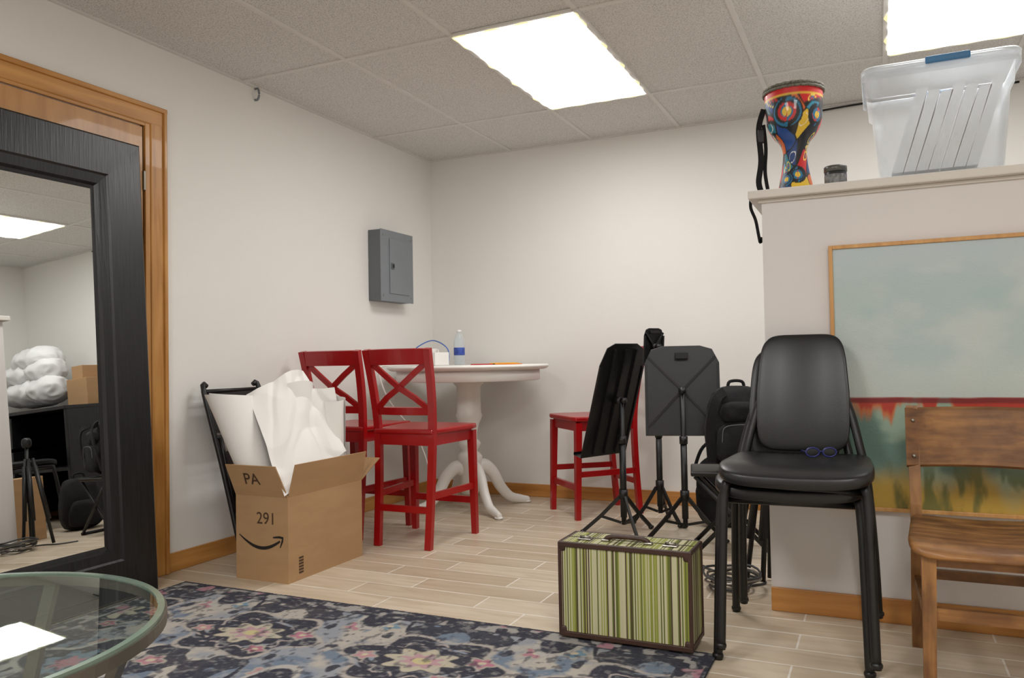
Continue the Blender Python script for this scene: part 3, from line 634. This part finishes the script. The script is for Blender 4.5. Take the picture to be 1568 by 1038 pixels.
col=np.where(bm_[:,None],bc,col)
col=mixc(col,navy,(ed<0.014)*1.0); col=mixc(col,navy,((ed>0.084)&(ed<0.095))*0.9)
col=mixc(col,(150,148,147),0.45*sstep(0.55,0.75,fbm(X*45,Y*60,13,3)))
col=mixc(col,(140,138,138),0.12*vn(X*220,Y*220,17))
col=mixc(col,(36,39,56),0.65*sstep(0.56,0.74,fbm(X*50+9,Y*36,15,3)))
Z=0.0085+0.0010*vn(X*120,Y*120,8)
rug=gridcol('area_rug',np.stack([X,Y,Z],1),nx,ny,col,attrmat('rug_pile',0.95),None)
box('rug_backing',(x0,y0,0.0005),(x1,y1,0.008),M('rug_edge_navy',C(34,36,50),0.95),rug)
# ---------------------------------------------------------------- glass coffee table
ct_=E('glass_coffee_table',(1.311,-4.276,0.012)); gz=0.435
gl=glassmat('table_glass',(0.72,0.80,0.76,1),0.07)
glede=M('glass_edge_green',C(104,120,108),0.15,var=0.15)
lathe('glass_top',[(0.0,gz+0.004),(0.2,gz+0.004),(0.462,gz+0.004)],gl,ct_,96,smooth=False)
def ringt(name,R,z,w,h,mat): sweep(name,[(R*math.cos(a),R*math.sin(a),z) for a in [2*math.pi*i/96 for i in range(96)]],rect(w,h),mat,ct_,closed=True,smooth=False)
ringt('rim',0.472,gz-0.012,0.016,0.024,bronze); ringt('glass_edge',0.4680,gz+0.003,0.014,0.008,glede); ringt('lower_ring',0.36,0.14,0.016,0.016,bronze)
for a in (20,110,200,290):
    ca,sa=math.cos(rad(a)),math.sin(rad(a))
    sweep('leg',smoothpts([(0.455*ca,0.455*sa,gz-0.02),(0.40*ca,0.40*sa,0.28),(0.36*ca,0.36*sa,0.14),(0.40*ca,0.40*sa,0.0)],6),rect(0.03,0.018),bronze,ct_)
# ---------------------------------------------------------------- wooden school chair
wc=E('wooden_school_chair',(3.332,-2.46,0)); SZ=-0.018
for s in (-1,1):
    sweep('rear_post',smoothpts([(s*0.19,0.235,0),(s*0.188,0.20,0.25),(s*0.185,0.19,0.43),(s*0.185,0.22,0.6),(s*0.187,0.262,0.79)],4),rect(0.034,0.026),schoolw,wc,up=(0,1,0))
    sweep('front_leg',[(s*0.178,-0.235,0),(s*0.17,-0.20,0.435+SZ)],rect(0.036,0.036),schoolw,wc,up=(0,1,0),scales=[0.85,1.05])
    sweep('side_stretcher',[(s*0.176,-0.21,0.23),(s*0.187,0.2,0.23)],rect(0.018,0.03),schoolw,wc)
    sweep('side_apron',[(s*0.168,-0.2,0.41+SZ),(s*0.182,0.19,0.41+SZ)],rect(0.018,0.045),schoolw,wc)
sweep('front_stretcher',[(-0.175,-0.215,0.245),(0.175,-0.215,0.245)],rect(0.02,0.034),schoolwx,wc)
sweep('rear_stretcher',[(-0.185,0.205,0.25),(0.185,0.205,0.25)],rect(0.018,0.03),schoolwx,wc)
sweep('front_apron',[(-0.165,-0.2,0.41+SZ),(0.165,-0.2,0.41+SZ)],rect(0.018,0.04),schoolwx,wc)
def fseat(v):
    z=v.z-0.012*math.cos(min(1,abs(v.x)/0.2)*math.pi/2)*(1 if v.z>0 else 0)
    if v.y<-0.15: z-=((-0.15-v.y)**2)*4
    return Vector((v.x*(1-0.06*v.y/0.22),v.y,z))
sell('seat',(0.212,0.228,0.016),0.3,0.25,(0,-0.015,0.449+SZ),schoolwx,wc,fn=fseat,nu=72,nv=16)
V=[];F=[];n=24
for i in range(n+1):
    a=-1+2*i/n; xx=a*0.208; yb=0.205+0.035*(1-a*a)
    for (z,q) in ((0.592,0),(0.60,-0.009),(0.775,0.034-0.009),(0.785,0.036),(0.778,0.034+0.009),(0.60,0.009)):
        V.append((xx,yb+q,z+0.004*(1-a*a)))
for i in range(n):
    for j in range(6): F.append((i*6+j,i*6+(j+1)%6,(i+1)*6+(j+1)%6,(i+1)*6+j))
F.append(tuple(range(6)));F.append(tuple(n*6+j for j in range(6)))
mobj('back_board',V,F,schoolwx,wc,False)
for s in (-1,1):
    for z in (0.63,0.745): sell('rivet',(0.006,0.003,0.006),1,1,(s*0.185,0.197+(z-0.6)*0.2,z),chrome,wc,nu=10,nv=6)
# ---------------------------------------------------------------- painting
pa=E('framed_painting',(2.905,HY,0.415)); PW,PH=0.98,0.94
nx,ny=280,280; U,Vv=np.meshgrid(np.linspace(0,1,nx),np.linspace(0,1,ny));U=U.ravel();Vv=Vv.ravel()
c=np.tile(L3((176,192,191)),(len(U),1))
c=mixc(c,(190,199,198),sstep(0.4,0.65,fbm(U*3,Vv*5,1,6))); c=mixc(c,(158,184,187),sstep(0.46,0.74,fbm(U*4+7,Vv*6,2,6))*0.6)
c=mixc(c,(186,199,206),sstep(0.8,1.0,Vv)*0.7); c=mixc(c,(196,203,198),sstep(0.62,0.44,Vv)*0.7)
seam=0.42+0.005*(vn(U*14,U*0,4)-0.5)
low=np.tile(L3((104,134,124)),(len(U),1)); drip=fbm(U*22,Vv*2.0,6)
low=mixc(low,(150,172,154),sstep(0.48,0.62,fbm(U*5,Vv*5,12)))
low=mixc(low,(188,154,66),sstep(0.18,0.04,Vv+0.16*(fbm(U*9,Vv*3,8)-0.5)))
low=mixc(low,(84,96,50),sstep(0.5,0.68,fbm(U*20,Vv*6,10))*sstep(0.24,0.1,Vv)*0.8)
low=mixc(low,(196,112,62),sstep(0.0,0.14,drip-0.62+(Vv-0.30)*3.0))
low=mixc(low,(182,56,38),sstep(0.0,0.10,drip-0.62+(Vv-0.345)*4.0))
low=mixc(low,(150,60,44),sstep(0.72,0.8,fbm(U*30,Vv*2,16))*0.5)
bl=sstep(seam+0.001,seam-0.003,Vv); c=c*(1-bl[:,None])+low*bl[:,None]
c=mixc(c,(116,26,28),sstep(0.014,0.006,np.abs(Vv-seam+0.012))*0.9)
P=np.stack([U*PW,np.full_like(U,-0.022),Vv*PH],1)
gridcol('canvas',P,nx,ny,c,attrmat('painted_canvas',0.5,bump=0.2,bscale=150),pa)
box('stretcher',(0,-0.0215,0),(PW,-0.001,PH),M('canvas_edge',C(190,180,160),0.8),pa)
fr=wood('frame_wood',C(190,138,78),C(214,164,104),(20,20,2),0.45)
for s,(l,h_) in enumerate((((-0.014,-0.03,-0.014),(0,-0.001,PH+0.014)),((PW,-0.03,-0.014),(PW+0.014,-0.001,PH+0.014)),((0,-0.03,-0.014),(PW,-0.001,0)),((0,-0.03,PH),(PW,-0.001,PH+0.014)))):
    box('frame_side',l,h_,fr,pa,0.002)
# ---------------------------------------------------------------- djembe
LZ=1.601
dj=E('djembe_drum',(2.768,-1.84,LZ))
pf=smoothpts([(0.070,0.0,0),(0.071,0.008,0),(0.062,0.05,0),(0.052,0.10,0),(0.046,0.15,0),(0.046,0.18,0),(0.056,0.21,0),(0.084,0.245,0),(0.102,0.285,0),(0.108,0.34,0),(0.111,0.415,0)],12)
nr=len(pf); na=300; TH_=np.linspace(0,2*math.pi,na); R=np.array([p.x for p in pf]); Zp=np.array([p.y for p in pf])
TT,JJ=np.meshgrid(TH_,np.arange(nr)); RR=R[JJ];ZZ=Zp[JJ]
P=np.stack([RR*np.cos(TT),RR*np.sin(TT),ZZ],-1).reshape(-1,3)
PW_=9.0
tt=TT.ravel(); zz=ZZ.ravel()
u_=(tt/(2*math.pi))*PW_; v_=zz*15
u_=u_+0.5*np.sin(v_*1.3); v_=v_+0.4*np.sin(tt*3)
rs=np.random.RandomState(7); pts=np.stack([rs.rand(60)*PW_,rs.rand(60)*6.8-0.3],1)
D=np.hypot((u_[:,None]-pts[None,:,0]+PW_/2)%PW_-PW_/2,(v_[:,None]-pts[None,:,1])); so=np.argsort(D,1); d1=np.take_along_axis(D,so[:,:1],1)[:,0]; d2=np.take_along_axis(D,so[:,1:2],1)[:,0]; ids=so[:,0]
pal=np.array([L3(q) for q in ((196,26,30),(226,186,50),(26,70,140),(24,120,140),(206,30,34),(22,22,30),(214,100,36),(50,140,170),(200,26,30),(24,60,120))])
c=pal[ids%10]
c=mixc(c,(236,206,80),((d1>0.22)&(d1<0.30))*1.0*(ids%3==0)); c=mixc(c,(20,110,150),((d1<0.16))*1.0*(ids%3==0)); c=mixc(c,(206,40,34),((d1<0.07))*1.0*(ids%3==0))
c=mixc(c,(236,232,220),((d1>0.34)&(d1<0.38))*1.0*(ids%4==1)); c=mixc(c,(14,14,16),((d1>0.12)&(d1<0.18))*1.0*(ids%4==2))
c=mixc(c,(12,12,14),sstep(0.10,0.06,d2-d1))
# big round face motif with rings, facing the room on the bowl, and swirling bands
for (t0,z0,rad_) in ((4.55,0.315,0.062),(3.2,0.32,0.05),(5.75,0.30,0.045),(1.5,0.32,0.06),(4.95,0.075,0.035),(4.2,0.06,0.03)):
    dth=(tt-t0+math.pi)%(2*math.pi)-math.pi; rq=np.hypot(dth*np.maximum(RR.ravel(),0.05),zz-z0); an=np.arctan2(zz-z0,dth)
    sw=(np.sin(an*2+rq*130)>0)
    c=mixc(c,(14,14,18),(rq<rad_)*1.0); c=mixc(c,(28,110,150),((rq<rad_*0.9)&sw)*1.0); c=mixc(c,(196,34,36),((rq<rad_*0.62)&~sw)*1.0); c=mixc(c,(228,190,60),((rq<rad_*0.3)&sw)*1.0); c=mixc(c,(12,12,14),(np.abs(rq-rad_*0.62)<0.0022)*1.0)
c=mixc(c,(204,28,30),(zz>0.385)*1.0); c=mixc(c,(226,186,60),((zz>0.378)&(zz<0.385))*1.0)
gridcol('shell',P,na,nr,c,attrmat('drum_print',0.4,0.3),dj)
lathe('skin',[(0,0.424),(0.102,0.424),(0.108,0.418),(0.110,0.41),(0,0.41)],M('drum_skin',C(205,198,180),0.6),dj,48)
ropem=M('rope_grey',C(110,108,98),0.8,var=0.6,scale=160)
for z,r in ((0.412,0.1135),(0.424,0.112)): tube('rope_ring',[(r*math.cos(a),r*math.sin(a),z+0.001*math.sin(a*24)) for a in [2*math.pi*i/96 for i in range(96)]],0.006,ropem,dj,closed=True,n=8)
lathe('base_ring',[(0,0.001),(0.0705,0.001),(0.073,0.006),(0.070,0.012),(0,0.012)],blackm,dj,40)
sweep('strap',smoothpts([(-0.112,-0.02,0.36),(-0.132,-0.03,0.28),(-0.125,-0.04,0.15),(-0.135,-0.05,0.06),(-0.12,-0.06,0.004)],6),rect(0.022,0.004),blackfab,dj,up=(0,1,0))
sweep('strap_tail',smoothpts([(-0.116,-0.01,0.30),(-0.108,-0.02,0.2),(-0.112,-0.03,0.1),(-0.098,-0.04,0.004)],6),rect(0.014,0.003),blackfab,dj,up=(0,1,0))
sell('strap_buckle',(0.014,0.008,0.03),0.5,0.5,(-0.124,-0.03,0.25),blackm,dj,nu=16,nv=8)
sp2=E('hanging_strap',(2.603,-1.90,1.56)); sweep('loop',smoothpts([(0,0,0.045),(-0.002,0,0.0),(0.014,0.01,-0.05),(0.024,0.01,-0.11),(0.030,0.01,-0.14),(0.038,0.01,-0.12)],6),rect(0.012,0.003),blackfab,sp2,up=(0,1,0))
jr=E('tin_jar',(2.918,-1.89,LZ)); lathe('body',[(0,0),(0.038,0),(0.04,0.004),(0.04,0.065),(0.037,0.069),(0,0.069)],M('dark_tin',C(52,52,54),0.35,metal=0.3),jr,32)
lathe('lid',[(0,0.068),(0.042,0.068),(0.042,0.087),(0.038,0.09),(0,0.09)],M('tin_lid',C(98,98,94),0.35,metal=0.6),jr,32)
lathe('label_band',[(0.0402,0.012),(0.0406,0.013),(0.0406,0.055),(0.0402,0.056)],M('grey_label',C(120,120,120),0.6,var=0.5,scale=80),jr,32)
# ---------------------------------------------------------------- plastic storage bin
bn=E('plastic_storage_bin',(3.272,-1.825,LZ))
binm=clear('frosted_plastic',(0.88,0.90,0.92,1),(0.84,0.86,0.88,1),0.30,0.3,edge=0.5,power=2.0)
def rring(hx,hy,z,r=0.045,n=6):
    hy=hy*0.68; out=[]
    for (sx_,sy_,a0) in ((1,1,0),(-1,1,90),(-1,-1,180),(1,-1,270)):
        for k in range(n+1):
            a=rad(a0+90*k/n); out.append((sx_*(hx-r)+r*math.cos(a),sy_*(hy-r)+r*math.sin(a),z))
    return out
levels=[(0.170,0.23,0.012,0.03),(0.187,0.245,0.001,0.04),(0.195,0.25,0.010,0.045),(0.210,0.262,0.16,0.045),(0.220,0.27,0.29,0.045),(0.232,0.282,0.30,0.045),(0.236,0.285,0.36,0.045),(0.24,0.288,0.39,0.045),(0.250,0.30,0.395,0.045),(0.252,0.302,0.36,0.045)]
V=[];F=[];m_=28
for l in levels: V+=rring(*l)
for i in range(len(levels)-1):
    for j in range(m_): F.append((i*m_+j,i*m_+(j+1)%m_,(i+1)*m_+(j+1)%m_,(i+1)*m_+j))
F.append(tuple(range(m_)))
mobj('tub',V,F,binm,bn,True)
V=[];F=[]
lv=[(0.252,0.304,0.385,0.045),(0.254,0.306,0.402,0.045),(0.247,0.298,0.410,0.045),(0.235,0.282,0.404,0.045),(0.215,0.262,0.412,0.045)]
for l in lv: V+=rring(*l)
for i in range(len(lv)-1):
    for j in range(m_): F.append((i*m_+j,i*m_+(j+1)%m_,(i+1)*m_+(j+1)%m_,(i+1)*m_+j))
F.append(tuple((len(lv)-1)*m_+j for j in range(m_)))
mobj('lid',V,F,binm,bn,True)
blue=M('blue_latch',C(60,120,170),0.4)
box('latch_front',(-0.045,-0.222,0.386),(0.095,-0.208,0.411),blue,bn,0.005); box('latch_rear',(-0.065,0.208,0.386),(0.065,0.222,0.411),blue,bn,0.005)
fo=M('white_folders',C(228,230,232),0.6,var=0.06,scale=10)
for k in range(7):
    xx=-0.09+0.040*k; t_=0.0375
    mobj('folder',[(xx-0.07,-0.12,0.03),(xx-0.07,0.13,0.03),(xx+0.02,0.13,0.33-0.01*(k%3)),(xx+0.02,-0.12,0.33-0.01*(k%3)),(xx-0.07+t_,-0.12,0.03),(xx-0.07+t_,0.13,0.03),(xx+0.02+t_,0.13,0.33-0.01*(k%3)),(xx+0.02+t_,-0.12,0.33-0.01*(k%3))],[(0,1,2,3),(4,5,6,7),(0,3,7,4),(1,2,6,5),(3,2,6,7),(0,1,5,4)],fo,bn)
# ---------------------------------------------------------------- things behind the partition (seen in the mirror)
CZ=1.0
dk=E('black_cabinet',(4.08,-0.36,0))
box('cabinet_top',(-0.65,-0.33,CZ-0.03),(0.65,0.33,CZ),blackwood,dk,0.004)
for s in (-1,1): box('cabinet_side',(s*0.63-0.02,-0.31,0),(s*0.63+0.02,0.31,CZ-0.03),blackwood,dk,0.003)
box('cabinet_back',(-0.61,0.28,0.1),(0.61,0.30,CZ-0.03),blackwood,dk); box('shelf',(-0.61,-0.3,0.45),(0.05,0.28,0.48),blackwood,dk,0.003)
for z in (0.08,0.38,0.68): box('drawer',(0.07,-0.32,z),(0.60,0.28,z+0.27),blackwood,dk,0.004); tube('drawer_pull',[(0.26,-0.32,z+0.14),(0.26,-0.345,z+0.14),(0.39,-0.345,z+0.14),(0.39,-0.32,z+0.14)],0.005,chrome,dk)
cp=E('white_cloth_pile',(4.25,-0.36,CZ+0.012))
def fcl(v):
    q=Vector(v)*6; r1=1-abs(noise.noise(q))*2.2; r2=1-abs(noise.noise(q*2.1+Vector((3,1,2))))*2
    w=Vector(v)*(1+0.12*r1+0.06*r2); return w
for (lx,ly,lz,h) in ((0,0,0.14,(0.34,0.19,0.12)),(0.10,0.03,0.31,(0.28,0.18,0.12)),(-0.22,-0.04,0.15,(0.18,0.15,0.12)),(-0.05,0,0.44,(0.26,0.15,0.11)),(-0.18,-0.02,0.33,(0.18,0.14,0.11))):
    sell('cloth_fold',h,0.85,0.95,(lx,ly,lz+0.02),clothm,cp,fn=fcl,nu=90,nv=56)
b2_=E('cardboard_carton',(3.68,-0.24,CZ+0.001)); box('carton',(-0.15,-0.15,0),(0.11,0.15,0.24),card,b2_,0.003); box('tape',(-0.151,-0.02,0.0),(0.111,0.02,0.242),cardin,b2_,0.001)
box('carton_upper',(-0.04,-0.1,0.243),(0.10,0.1,0.36),card,b2_,0.003)
black_chair((3.62,-1.02,0),rad(190))
bk2=E('backpack',(3.0,-0.92,0.0),rad(-70)); sell('main_bag',(0.16,0.11,0.2),0.55,0.6,(0,0,0.2),blackfab,bk2,fn=fbk); sell('front_pocket',(0.12,0.05,0.1),0.5,0.6,(0,-0.1,0.13),blackfab,bk2,fn=fbk)
tube('handle',[(-0.04,0.0,0.39),(-0.03,0,0.43),(0.03,0,0.43),(0.04,0,0.39)],0.008,blackfab,bk2,sm=5)
ocb=E('moving_carton',(3.05,-1.40,0),0); box('carton',(-0.15,-0.12,0.001),(0.09,0.12,0.46),card,ocb,0.003); box('tape',(-0.151,-0.02,0.001),(0.091,0.02,0.461),cardin,ocb,0.001)
# ---------------------------------------------------------------- camera, world
cam=bpy.data.cameras.new('camera'); cam.sensor_width=36; cam.sensor_fit='HORIZONTAL'; cam.lens=36*1215/1568; cam.clip_start=0.02
co_=bpy.data.objects.new('camera',cam); COL.objects.link(co_)
co_.matrix_world=Matrix.Translation((3.05,-5.18,0.97))@Matrix.Rotation(rad(24.77),4,'Z')@Matrix.Rotation(rad(91.48),4,'X')@Matrix.Rotation(rad(-1.03),4,'Z')
S.camera=co_
w=bpy.data.worlds.new('world'); S.world=w; w.use_nodes=True; w.node_tree.nodes['Background'].inputs[0].default_value=(0.5,0.5,0.5,1); w.node_tree.nodes['Background'].inputs[1].default_value=0.05
S.view_settings.view_transform='Standard'; S.view_settings.look='None'; S.view_settings.exposure=0.0
